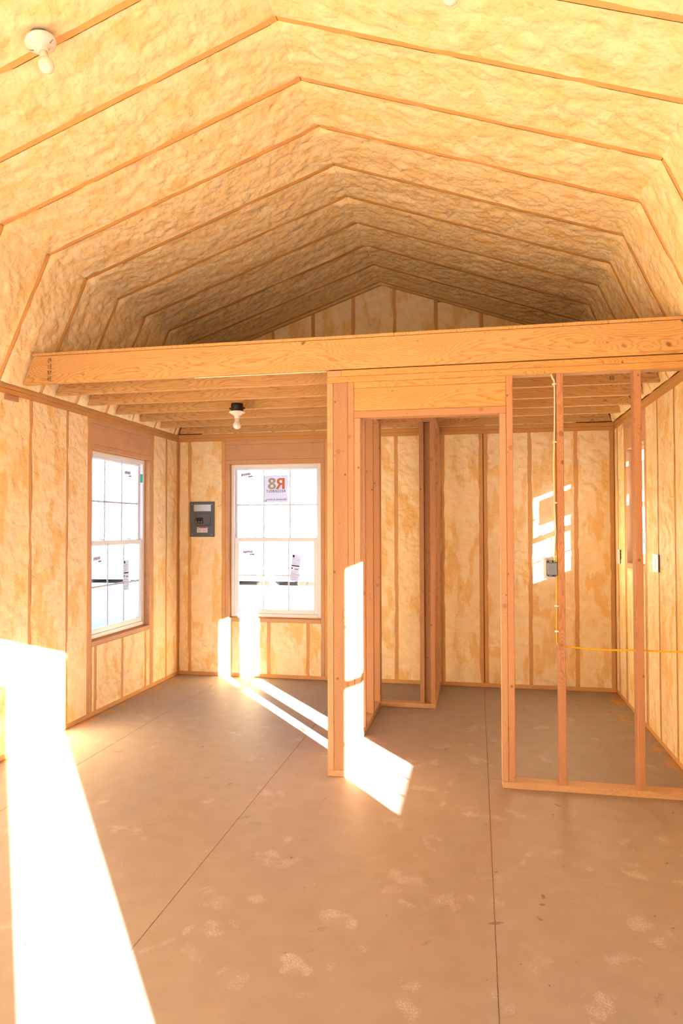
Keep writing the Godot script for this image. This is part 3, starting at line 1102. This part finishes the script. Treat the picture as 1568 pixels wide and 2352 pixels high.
func build_windows() -> void:
	wall_map = func(s, y, d): return Vector3(XL + d, y, s)
	window(1, OPEN_L, "tall white window with grid bars in the left foam wall", 3)
	wall_map = func(s, y, d): return Vector3(s, y, ZB + d)
	window(2, OPEN_B, "tall white window with grid bars in the far wall beside the grey panel", 3)
	wall_map = func(s, y, d): return Vector3(XR - d, y, s)
	window(3, OPEN_R, "small white window in the right wall, half hidden behind a stud", 2)
	window(4, OPEN_R2, "white window in the right wall nearest the entrance", 3)
	wall_map = func(s, y, d): return Vector3(s, y, ZF - d)
	window(5, OPEN_F2, "wide white window in the front wall beside the entrance door", 6)
	# --- stickers on the panes ---
	var zg := ZB - 0.088 + 0.004
	var back := Basis(Vector3.UP, PI)   # printed to be read from outside
	var s := thing("window_sticker", "large square paper sticker with orange and grey letters, far window", "sticker", Vector3(-1.995, 1.895, ZB - 0.083), "stickers on the windows")
	board(s, "sheet", s.position + Vector3(-0.125, -0.137, -0.0006), s.position + Vector3(0.125, 0.137, 0.0), mats.sticker, 0.0)
	for e in [[-0.125, 0.125, -0.137, -0.134], [-0.125, 0.125, 0.134, 0.137], [-0.125, -0.122, -0.134, 0.134], [0.122, 0.125, -0.134, 0.134]]:
		board(s, "border", s.position + Vector3(e[0], e[2], 0.0002), s.position + Vector3(e[1], e[3], 0.0008), mats.print_grey, 0.0)
	text(s, "letter", "R", 0.155, Vector3(0.052, 0.050, 0.001), back.scaled_local(Vector3(1.15, 1, 1)), mats.orange)
	text(s, "letter", "8", 0.155, Vector3(-0.044, 0.050, 0.001), back.scaled_local(Vector3(1.15, 1, 1)), mats.tan_print)
	text(s, "lettering", "RELIABILT", 0.037, Vector3(0.0, -0.024, 0.001), back.scaled_local(Vector3(1.15, 1, 1)), mats.print_grey)
	text(s, "lettering", "Windows & Doors", 0.026, Vector3(0.0, -0.108, 0.001), back, mats.print_grey)
	board(s, "print_mark", s.position + Vector3(-0.114, -0.128, 0.0002), s.position + Vector3(-0.102, -0.12, 0.0008), mats.ink, 0.0)
	rating_label(Vector3(-1.785, 1.095, ZB - 0.0605), Basis(Vector3(0, 0, 1), 0.11 * -1.0), "tall narrow white rating label stuck on the far window's lower pane")
	tiny_label(Vector3(-2.315, 2.045, ZB - 0.0835), Basis(Vector3(0, 0, 1), 0.14), "small purple printed sticker in the far window's top corner")
	tiny_label(Vector3(-2.285, 1.255, ZB - 0.0575), Basis(Vector3(0, 0, 1), 0.05), "small pink printed sticker on the far window's lower pane")
	var lb := Basis(Vector3.UP, PI * 0.5)
	rating_label(Vector3(XL - 0.0605, 1.08, -5.62), lb, "tall narrow white rating label stuck on the left window's lower pane")
	tiny_label(Vector3(XL - 0.0835, 2.0, -5.68), lb, "small purple printed sticker in the left window's top corner")
	tiny_label(Vector3(XL - 0.0575, 1.25, -5.13), lb * Basis(Vector3(0, 0, 1), 0.06), "small pink printed sticker on the left window's lower pane")
	var tp := thing("tape_strip", "short green strip of tape on the left window's white frame", "tape", Vector3(XL - 0.06, 1.965, -5.8955))
	board(tp, "strip", tp.position + Vector3(-0.014, -0.04, -0.002), tp.position + Vector3(0.010, 0.04, 0.0), mats.green_tape, 0.0)
	# paper still stuck on the small window, it shades part of the sun patch
	var pp := thing("window_paper", "square paper sheet left on the small right window's upper pane", "paper", Vector3(XR + 0.0855, 1.92, -5.79), "stickers on the windows")
	board(pp, "sheet", pp.position + Vector3(-0.0006, -0.12, -0.20), pp.position + Vector3(0.0, 0.12, 0.20), mats.paper, 0.0)

func rating_label(at: Vector3, bs: Basis, label: String) -> void:
	var s := thing("rating_label", label, "label", at, "rating labels on the windows")
	s.basis = bs
	var add := func(called, x0, x1, y0, y1, z, mat):
		var m := mi(board_mesh(x1 - x0, y1 - y0, 0.0005, 0.0), mat, called, s)
		m.position = Vector3((x0 + x1) * 0.5, (y0 + y1) * 0.5, z)
	add.call("sheet", -0.048, 0.048, -0.135, 0.135, 0.0, mats.sticker)
	add.call("print_bar", -0.044, 0.038, 0.016, 0.027, 0.0007, mats.ink)
	add.call("print_mark", -0.044, -0.022, 0.105, 0.128, 0.0007, mats.ink)
	add.call("print_mark", -0.044, -0.03, -0.012, 0.002, 0.0007, mats.ink)
	add.call("print_mark", -0.008, 0.03, -0.018, -0.006, 0.0007, mats.print_grey)
	for y in [0.09, 0.075, 0.055, 0.04, -0.04, -0.055, -0.065, -0.1, -0.118]:
		add.call("print_line", -0.044, rng.randf_range(0.0, 0.042), y, y + 0.0025, 0.0007, mats.print_grey)

func tiny_label(at: Vector3, bs: Basis, label: String) -> void:
	var s := thing("window_sticker", label, "sticker", at, "stickers on the windows")
	s.basis = bs
	var add := func(called, x0, x1, y0, y1, z, mat):
		var m := mi(board_mesh(x1 - x0, y1 - y0, 0.0005, 0.0), mat, called, s)
		m.position = Vector3((x0 + x1) * 0.5, (y0 + y1) * 0.5, z)
	add.call("sheet", -0.055, 0.055, -0.016, 0.018, 0.0, mats.sticker)
	add.call("sheet", 0.015, 0.07, -0.036, -0.017, 0.0, mats.sticker)
	for k in 11:
		var x := -0.05 + k * 0.0092
		add.call("print_mark", x, x + rng.randf_range(0.003, 0.008), -0.012 + rng.randf() * 0.01, 0.013 - rng.randf() * 0.008, 0.0007, mats.magenta)
	add.call("print_mark", 0.02, 0.066, -0.032, -0.022, 0.0007, mats.magenta)

# ------------------------------------------------------------------ entrance door (behind the camera)
func build_door() -> void:
	var o: Dictionary = OPEN_F
	var d := thing("door_1", "white double entrance door with one leaf open to the sun", "door", Vector3.ZERO, "", "structure")
	var mid: float = 0.46
	board(d, "jamb", Vector3(o.s0, 0, ZF), Vector3(o.s0 + 0.02, o.y1, ZF + 0.11), mats.vinyl)
	board(d, "jamb", Vector3(o.s1 - 0.02, 0, ZF), Vector3(o.s1, o.y1, ZF + 0.11), mats.vinyl)
	board(d, "jamb", Vector3(o.s0 + 0.02, o.y1 - 0.02, ZF), Vector3(o.s1 - 0.02, o.y1, ZF + 0.11), mats.vinyl)
	board(d, "leaf", Vector3(o.s0 + 0.022, 0.01, ZF + 0.04), Vector3(mid, 1.82, ZF + 0.082), mats.vinyl)
	board(d, "transom_bar", Vector3(o.s0 + 0.022, 1.822, ZF + 0.04), Vector3(mid, 1.85, ZF + 0.082), mats.vinyl)
	wall_map = func(s, y, dd): return Vector3(s, y, ZF - dd)
	pane(d, o.s0 + 0.022, mid, 1.85, o.y1 - 0.022, -0.06)
	board(d, "leaf", Vector3(o.s1 + 0.01, 0.01, ZF + 0.13), Vector3(o.s1 + 0.51, o.y1 - 0.022, ZF + 0.172), mats.vinyl)

# ------------------------------------------------------------------ outside
func build_outside() -> void:
	var g := thing("ground", "pale gravel yard outside the windows", "ground", Vector3.ZERO, "", "structure")
	board(g, "gravel", Vector3(-80, -0.7, -80), Vector3(80, -0.45, 40), mats.gravel, 0.0)
	shed("white storage shed with a pale roof edge beyond the far window", Vector3(-9.2, -0.2, -21.5), 9.4, 6.0, 2.45, 2.45, 0.0)
	shed("white storage shed with small windows beyond the left window", Vector3(-20.0, -0.2, -34.0), 16.0, 6.0, 3.0, 3.2, PI * 0.35)
	var s := thing("loading_step", "pale concrete step in the shaded yard beyond the left window", "step", Vector3(-7.4, -0.45, -8.2))
	board(s, "tread", s.position + Vector3(-0.7, 0, -0.5), s.position + Vector3(0.5, 0.35, 0.5), mats.siding, 0.01)
	board(s, "tread", s.position + Vector3(-0.7, 0.35, -0.5), s.position + Vector3(-0.2, 0.6, 0.5), mats.siding, 0.01)

# one triangle, wound so that it faces n
func facing(st: SurfaceTool, t: Array, n: Vector3) -> void:
	if (t[1] - t[0]).cross(t[2] - t[0]).dot(n) > 0.0:
		t = [t[0], t[2], t[1]]
	for v in t:
		st.set_normal(n)
		st.add_vertex(v)

# gabled shed on skids: gable towards local +z
func shed(label: String, at: Vector3, wid: float, dep: float, h: float, rise: float, turn: float) -> void:
	var s := thing("storage_shed", label, "shed", at, "white sheds in the yard")
	s.rotation.y = turn
	var add := func(called, a: Vector3, b: Vector3, mat):
		var m := mi(board_mesh(b.x - a.x, b.y - a.y, b.z - a.z, 0.005, 20.0), mat, called, s)
		m.position = (a + b) * 0.5
	var hw := wid * 0.5
	# gable front as a thick prism
	var st := SurfaceTool.new()
	st.begin(Mesh.PRIMITIVE_TRIANGLES)
	var poly := [Vector2(-hw, -0.06), Vector2(hw, -0.06), Vector2(hw, h), Vector2(0, h + rise), Vector2(-hw, h)]
	for z in [0.0, -dep]:
		for k in range(1, 4):
			facing(st, [Vector3(poly[0].x, poly[0].y, z), Vector3(poly[k].x, poly[k].y, z), Vector3(poly[k + 1].x, poly[k + 1].y, z)], Vector3(0, 0, 1 if z == 0.0 else -1))
	for sx in [-hw, hw]:
		facing(st, [Vector3(sx, -0.06, 0), Vector3(sx, h, 0), Vector3(sx, h, -dep)], Vector3(signf(sx), 0, 0))
		facing(st, [Vector3(sx, -0.06, 0), Vector3(sx, h, -dep), Vector3(sx, -0.06, -dep)], Vector3(signf(sx), 0, 0))
	mi(st.commit(), mats.siding, "walls", s)
	for side in [-1.0, 1.0]:
		var p := Vector3(0, h + rise, 0)
		var q := Vector3(side * (hw + 0.25), h - rise * 0.25 / hw, 0)
		var d := (q - p).normalized()
		var n := Vector3(-d.y * side, absf(d.x), 0).normalized()
		if n.y < 0.0:
			n = -n
		var m := mi(board_mesh(p.distance_to(q), dep + 0.5, 0.06, 0.005, 20.0), mats.roof_metal, "roof", s)
		m.transform = Transform3D(Basis(d, Vector3(0, 0, 1), d.cross(Vector3(0, 0, 1))), (p + q) * 0.5 + n * 0.035 + Vector3(0, 0, -dep * 0.5))
		var t := mi(board_mesh(p.distance_to(q), 0.15, 0.03, 0.003, 20.0), mats.shed_trim, "roof_trim", s)
		t.transform = Transform3D(Basis(d, n, d.cross(n)), (p + q) * 0.5 - n * 0.075 + Vector3(0, 0, 0.02))
	for k in 6:
		var x := -hw + 0.4 + (wid - 0.8) * k / 5.0
		add.call("skid", Vector3(x - 0.1, -0.25, -dep + 0.1), Vector3(x + 0.1, -0.06, -0.1), mats.panel_grey)
	for x in [-hw * 0.5, hw * 0.45]:
		add.call("window_frame", Vector3(x - 0.45, 1.2, 0.002), Vector3(x + 0.45, 2.2, 0.05), mats.shed_trim)
		for a in 2:
			for b in 2:
				add.call("window_pane", Vector3(x - 0.38 + a * 0.4, 1.27 + b * 0.45, 0.03), Vector3(x - 0.02 + a * 0.4, 1.68 + b * 0.45, 0.056), mats.roof_metal)

# ------------------------------------------------------------------ electrics
func build_electrics() -> void:
	# breaker panel
	var p := thing("breaker_panel", "grey metal breaker panel mounted between studs beside the far window", "breaker panel", Vector3(-2.753, 1.588, ZB + 0.012))
	var c := p.position
	var add := func(called, x0, x1, y0, y1, z0, z1, mat, ch = 0.001, parent = p):
		return board(p, called, c + Vector3(x0, y0, z0), c + Vector3(x1, y1, z1), mat, ch)
	add.call("cover", -0.133, 0.133, -0.179, 0.179, -0.01, 0.004, mats.panel_grey, 0.002)
	add.call("name_plate", -0.086, 0.098, 0.082, 0.150, 0.0041, 0.0052, mats.steel)
	add.call("door_surround", -0.094, 0.112, -0.078, 0.074, 0.0041, 0.008, mats.panel_grey, 0.002)
	var dr := mi(rounded_plate(0.170, 0.126, 0.016, 0.004), mats.panel_line, "door_gap", p)
	dr.position = Vector3(0.012, -0.002, 0.0082)
	var dr2 := mi(rounded_plate(0.160, 0.114, 0.013, 0.005), mats.panel_grey, "door", p)
	dr2.position = Vector3(0.013, 0.001, 0.0088)
	add.call("breaker_bay", -0.061, 0.018, -0.043, 0.017, 0.0135, 0.0145, mats.black)
	for k in 3:
		var x := -0.048 + k * 0.026
		add.call("breaker", x - 0.011, x + 0.011, -0.041, 0.014, 0.0145, 0.020, mats.black, 0.002)
		add.call("breaker_handle", x - 0.006, x + 0.006, -0.034, -0.022, 0.0195, 0.028, mats.print_grey, 0.001)
	add.call("warning_label", -0.052, 0.062, -0.135, -0.082, 0.0041, 0.005, mats.paper)
	add.call("warning_band", -0.030, 0.056, -0.092, -0.083, 0.005, 0.0056, mats.red)
	add.call("warning_mark", -0.046, -0.036, -0.100, -0.088, 0.005, 0.0056, mats.red)
	for r in 7:
		for h in 2:
			add.call("print_line", -0.044 + h * 0.053, -0.002 + h * 0.056, -0.128 + r * 0.0042, -0.1262 + r * 0.0042, 0.005, 0.0055, mats.print_grey)
	for q in [[-0.107, 0.152], [0.107, 0.152], [-0.107, -0.157], [0.107, -0.157]]:
		var s := mi(lathe([Vector2(0, 0.004), Vector2(0.004, 0.0035), Vector2(0.0062, 0.0)], 12), mats.steel, "screw", p)
		s.transform = Transform3D(Basis(Vector3(1, 0, 0), PI * 0.5), Vector3(q[0], q[1], 0.004))
	# switch box on the partition stud, seen from behind
	var b := thing("switch_box", "grey plastic switch box with white plate on the partition stud", "switch box", Vector3(0.425, 1.262, ZP - 0.04))
	c = b.position
	board(b, "body", c + Vector3(-0.027, -0.036, -0.05), c + Vector3(0.027, 0.036, 0.036), mats.box_grey, 0.004)
	board(b, "body_core", c + Vector3(-0.026, -0.045, -0.05), c + Vector3(0.0265, 0.045, 0.024), mats.black, 0.003)
	board(b, "cover_plate", c + Vector3(-0.046, -0.064, -0.058), c + Vector3(0.036, 0.064, -0.0515), mats.white_plastic, 0.002)
	for sy in [-1.0, 1.0]:
		board(b, "clamp_tab", c + Vector3(-0.02, sy * 0.042 - 0.005, 0.0), c + Vector3(-0.003, sy * 0.042 + 0.005, 0.03), mats.box_grey, 0.001)
		board(b, "clamp_tab", c + Vector3(0.008, sy * 0.044 - 0.004, 0.0), c + Vector3(0.014, sy * 0.044 + 0.004, 0.03), mats.box_grey, 0.001)
		board(b, "bracket", c + Vector3(-0.034, sy * 0.05 - 0.004, -0.052), c + Vector3(-0.02, sy * 0.05 + 0.004, -0.044), mats.steel, 0.001)
	board(b, "switch_strap", c + Vector3(-0.034, -0.04, -0.052), c + Vector3(-0.0285, 0.04, -0.03), mats.white_plastic, 0.001)
	var ring := mi(lathe([Vector2(0.0045, 0.0), Vector2(0.0045, 0.0016), Vector2(0.003, 0.0016), Vector2(0.003, 0.0)], 16), mats.box_grey, "moulded_ring", b)
	ring.transform = Transform3D(Basis(Vector3(1, 0, 0), PI * 0.5), Vector3(0.0, 0.0, 0.036))
	# outlet plates on the right wall
	for q in [[-5.1, 1.247, 0.07, "white wall plate on a black box, nearer one on the right wall"], [-6.357, 1.24, 0.045, "white wall plate on a black box in the far right corner"]]:
		var o := thing("outlet_plate", q[3], "wall plate", Vector3(XR, q[1], q[0]), "wall plates on the right wall")
		c = o.position
		board(o, "box", c + Vector3(-0.009, -0.058, -q[2] + 0.004), c + Vector3(0.03, 0.058, q[2] + 0.002), mats.black, 0.002)
		board(o, "plate", c + Vector3(-0.015, -0.063, -q[2]), c + Vector3(-0.0091, 0.063, q[2]), mats.white_plastic, 0.002)
		board(o, "rocker", c + Vector3(-0.018, -0.034, -0.018), c + Vector3(-0.0152, 0.034, 0.018), mats.white_plastic, 0.001)
		for sy in [-0.048, 0.048]:
			var sc := mi(lathe([Vector2(0, 0.0015), Vector2(0.003, 0.001), Vector2(0.0035, 0.0)], 10), mats.steel, "screw", o)
			sc.transform = Transform3D(Basis(Vector3(0, 0, 1), PI * 0.5), Vector3(-0.0151, sy, 0))
	# ceiling lamps
	lamp("porcelain lampholder with a bare bulb under the loft joists", Vector3(-1.855, 2.422, -5.12), true)
	lamp("porcelain lampholder with a bare bulb high on the left ceiling slope", Vector3(-1.772, 3.535, -2.505), false, 0.26)
	lamp("bare bulb lampholder at the top edge on the right ceiling slope", third_lamp(), false, -0.337)
	# cables
	var x := 0.441
	var zc := ZP - 0.035
	cable("yellow_cable", "yellow electrical cable running down the partition stud to the switch box", mats.yellow_cable, [Vector3(0.436, 2.40, zc), Vector3(0.443, 2.35, zc), Vector3(0.448, 2.25, zc), Vector3(0.447, 1.9, zc), Vector3(0.4475, 1.6, zc), Vector3(0.446, 1.45, zc), Vector3(0.447, 1.36, zc + 0.012), Vector3(0.447, 1.30, zc + 0.02)], [])
	cable("white_cable", "white electrical cable stapled down the partition stud beside a yellow one", mats.white_cable, [Vector3(0.425, 2.40, zc + 0.012), Vector3(0.434, 2.36, zc + 0.012), Vector3(0.445, 2.325, zc + 0.014), Vector3(0.444, 2.1, zc + 0.014), Vector3(0.438, 1.85, zc + 0.014), Vector3(0.440, 1.6, zc + 0.014), Vector3(0.444, 1.48, zc + 0.014), Vector3(0.438, 1.36, zc + 0.016), Vector3(0.436, 1.30, zc + 0.018)], [2.325, 1.99, 1.64])
	cable("yellow_cable", "yellow electrical cable from the switch box through the studs to the right", mats.yellow_cable, [Vector3(0.449, 1.225, zc + 0.018), Vector3(0.449, 1.15, zc + 0.01), Vector3(0.448, 1.0, zc), Vector3(0.447, 0.88, zc), Vector3(0.447, 0.845, zc), Vector3(0.454, 0.826, zc), Vector3(0.475, 0.817, zc), Vector3(0.55, 0.812, zc), Vector3(0.68, 0.805, zc), Vector3(0.80, 0.806, zc), Vector3(0.89, 0.808, zc), Vector3(1.0, 0.806, zc), Vector3(1.1, 0.806, zc), Vector3(1.23, 0.80, zc)], [1.05, 0.905])
	cable("white_cable", "thin white cable stapled along the underside of the loft beam", mats.white_cable, [Vector3(-1.765, 2.461, ZP - 0.022), Vector3(-1.7, 2.462, ZP - 0.022), Vector3(-1.4, 2.4615, ZP - 0.02), Vector3(-1.1, 2.4625, ZP - 0.022), Vector3(-0.9, 2.462, ZP - 0.024)], [], 0.0035)

func third_lamp() -> Vector3:
	# bulb tip seen at the very top of the picture, on the right slope
	return Vector3(-0.045, 3.555, -2.49)

func cable(called: String, label: String, mat: Material, pts: Array, staples: Array, r := 0.0048) -> void:
	var base: Vector3 = pts[0]
	var rel := []
	for q in pts:
		rel.append(q - base)
	var o := thing(called, label, "cable", base, "electrical cables")
	mi(tube(rel, r), mat, "sheath", o)
	for y in staples:
		var m := mi(board_mesh(0.024, 0.009, 0.012, 0.002), mats.white_plastic, "staple", o)
		m.position = Vector3(0.4465, y, base.z) - base + Vector3(-0.003, 0, 0.006)

func rounded_plate(w: float, h: float, r: float, t: float) -> ArrayMesh:
	var pts := []
	for q in [[1, 1, 0.0], [-1, 1, 0.5], [-1, -1, 1.0], [1, -1, 1.5]]:
		for k in 7:
			var a: float = PI * (q[2] + 0.5 * k / 6.0)
			pts.append(Vector2(q[0] * (w * 0.5 - r) + cos(a) * r, q[1] * (h * 0.5 - r) + sin(a) * r))
	var st := SurfaceTool.new()
	st.begin(Mesh.PRIMITIVE_TRIANGLES)
	for i in pts.size():
		var a: Vector2 = pts[i]
		var b: Vector2 = pts[(i + 1) % pts.size()]
		for v in [Vector3(0, 0, t), Vector3(b.x, b.y, t), Vector3(a.x, a.y, t)]:
			st.set_normal(Vector3(0, 0, 1))
			st.add_vertex(v)
		var n := Vector3(a.x + b.x, a.y + b.y, 0).normalized()
		for v in [Vector3(a.x, a.y, t), Vector3(b.x, b.y, t), Vector3(b.x, b.y, 0), Vector3(a.x, a.y, t), Vector3(b.x, b.y, 0), Vector3(a.x, a.y, 0)]:
			st.set_normal(n)
			st.add_vertex(v)
	return st.commit()

# at: underside of the junction box
func lamp(label: String, at: Vector3, black_box: bool, tilt := 0.0) -> void:
	var o := thing("ceiling_lamp", label, "ceiling lamp", at, "bare-bulb ceiling lamps")
	o.rotation.z = tilt
	if black_box:
		mi(lathe([Vector2(0, 0.062), Vector2(0.046, 0.062), Vector2(0.048, 0.058), Vector2(0.049, 0.0), Vector2(0, 0.0)], 36), mats.black, "junction_box", o)
		for sx in [-1.0, 1.0]:
			var m := mi(board_mesh(0.018, 0.014, 0.012, 0.002), mats.black, "mounting_ear", o)
			m.position = Vector3(sx * 0.055, 0.024, 0)
	else:
		mi(lathe([Vector2(0, 0.05), Vector2(0.038, 0.05), Vector2(0.040, 0.0), Vector2(0, 0.0)], 36), mats.box_grey, "junction_box", o)
	mi(lathe([Vector2(0.0, -0.0005), Vector2(0.060, -0.0005), Vector2(0.064, -0.004), Vector2(0.063, -0.010), Vector2(0.052, -0.018), Vector2(0.036, -0.026), Vector2(0.026, -0.033), Vector2(0.0225, -0.041), Vector2(0.022, -0.053), Vector2(0.017, -0.0535), Vector2(0.0, -0.0535)], 40), mats.porcelain, "lampholder", o)
	for sx in [-1.0, 1.0]:
		var m := mi(board_mesh(0.020, 0.006, 0.004, 0.001), mats.print_grey, "screw_slot", o)
		m.transform = Transform3D(Basis(Vector3(0, 0, 1), sx * 0.62), Vector3(sx * 0.047, -0.0205, 0.0))
	mi(lathe([Vector2(0.0, -0.0537), Vector2(0.0185, -0.0537), Vector2(0.0185, -0.078), Vector2(0.0195, -0.083), Vector2(0.026, -0.090), Vector2(0.0305, -0.099), Vector2(0.032, -0.110), Vector2(0.0305, -0.121), Vector2(0.026, -0.130), Vector2(0.018, -0.137), Vector2(0.009, -0.1405), Vector2(0.0, -0.1415)], 36), mats.bulb, "bulb", o)

# ------------------------------------------------------------------ small things
func build_small_things() -> void:
	var b := thing("wood_block", "short offcut block nailed under the left wall's top plate", "wood block", Vector3(XL, 2.345, -3.975))
	board(b, "block", b.position + Vector3(-0.01, 0, -0.062), b.position + Vector3(0.022, 0.034, 0.062), mats.fir_red, 0.003)
	# foam crumbs on the floor
	var cm := SphereMesh.new()
	cm.radius = 0.5
	cm.height = 0.7
	cm.radial_segments = 6
	cm.rings = 3
	cm.material = mats.foam_wall
	var mm := MultiMesh.new()
	mm.transform_format = MultiMesh.TRANSFORM_3D
	mm.mesh = cm
	var r := RandomNumberGenerator.new()
	r.seed = 99
	mm.instance_count = 260
	for i in 260:
		var s := r.randf_range(0.0025, 0.007)
		if i < 12:
			s = r.randf_range(0.008, 0.015)
		var x := r.randf_range(-2.9, 1.15)
		var z := r.randf_range(-6.3, -1.9)
		if i % 3 == 0:
			x = r.randf_range(0.0, 1.15)
			z = r.randf_range(-4.0, -2.0)
		mm.set_instance_transform(i, Transform3D(Basis(Vector3.UP, r.randf() * TAU).scaled(Vector3(s, s * 0.6, s * r.randf_range(0.6, 1.2))), Vector3(x, s * 0.2, z)))
	var o := MultiMeshInstance3D.new()
	o.multimesh = mm
	named(o, "foam_crumbs", self)
	tag(o, "tiny pale foam crumbs scattered over the brown floor", "crumbs", "", "stuff")
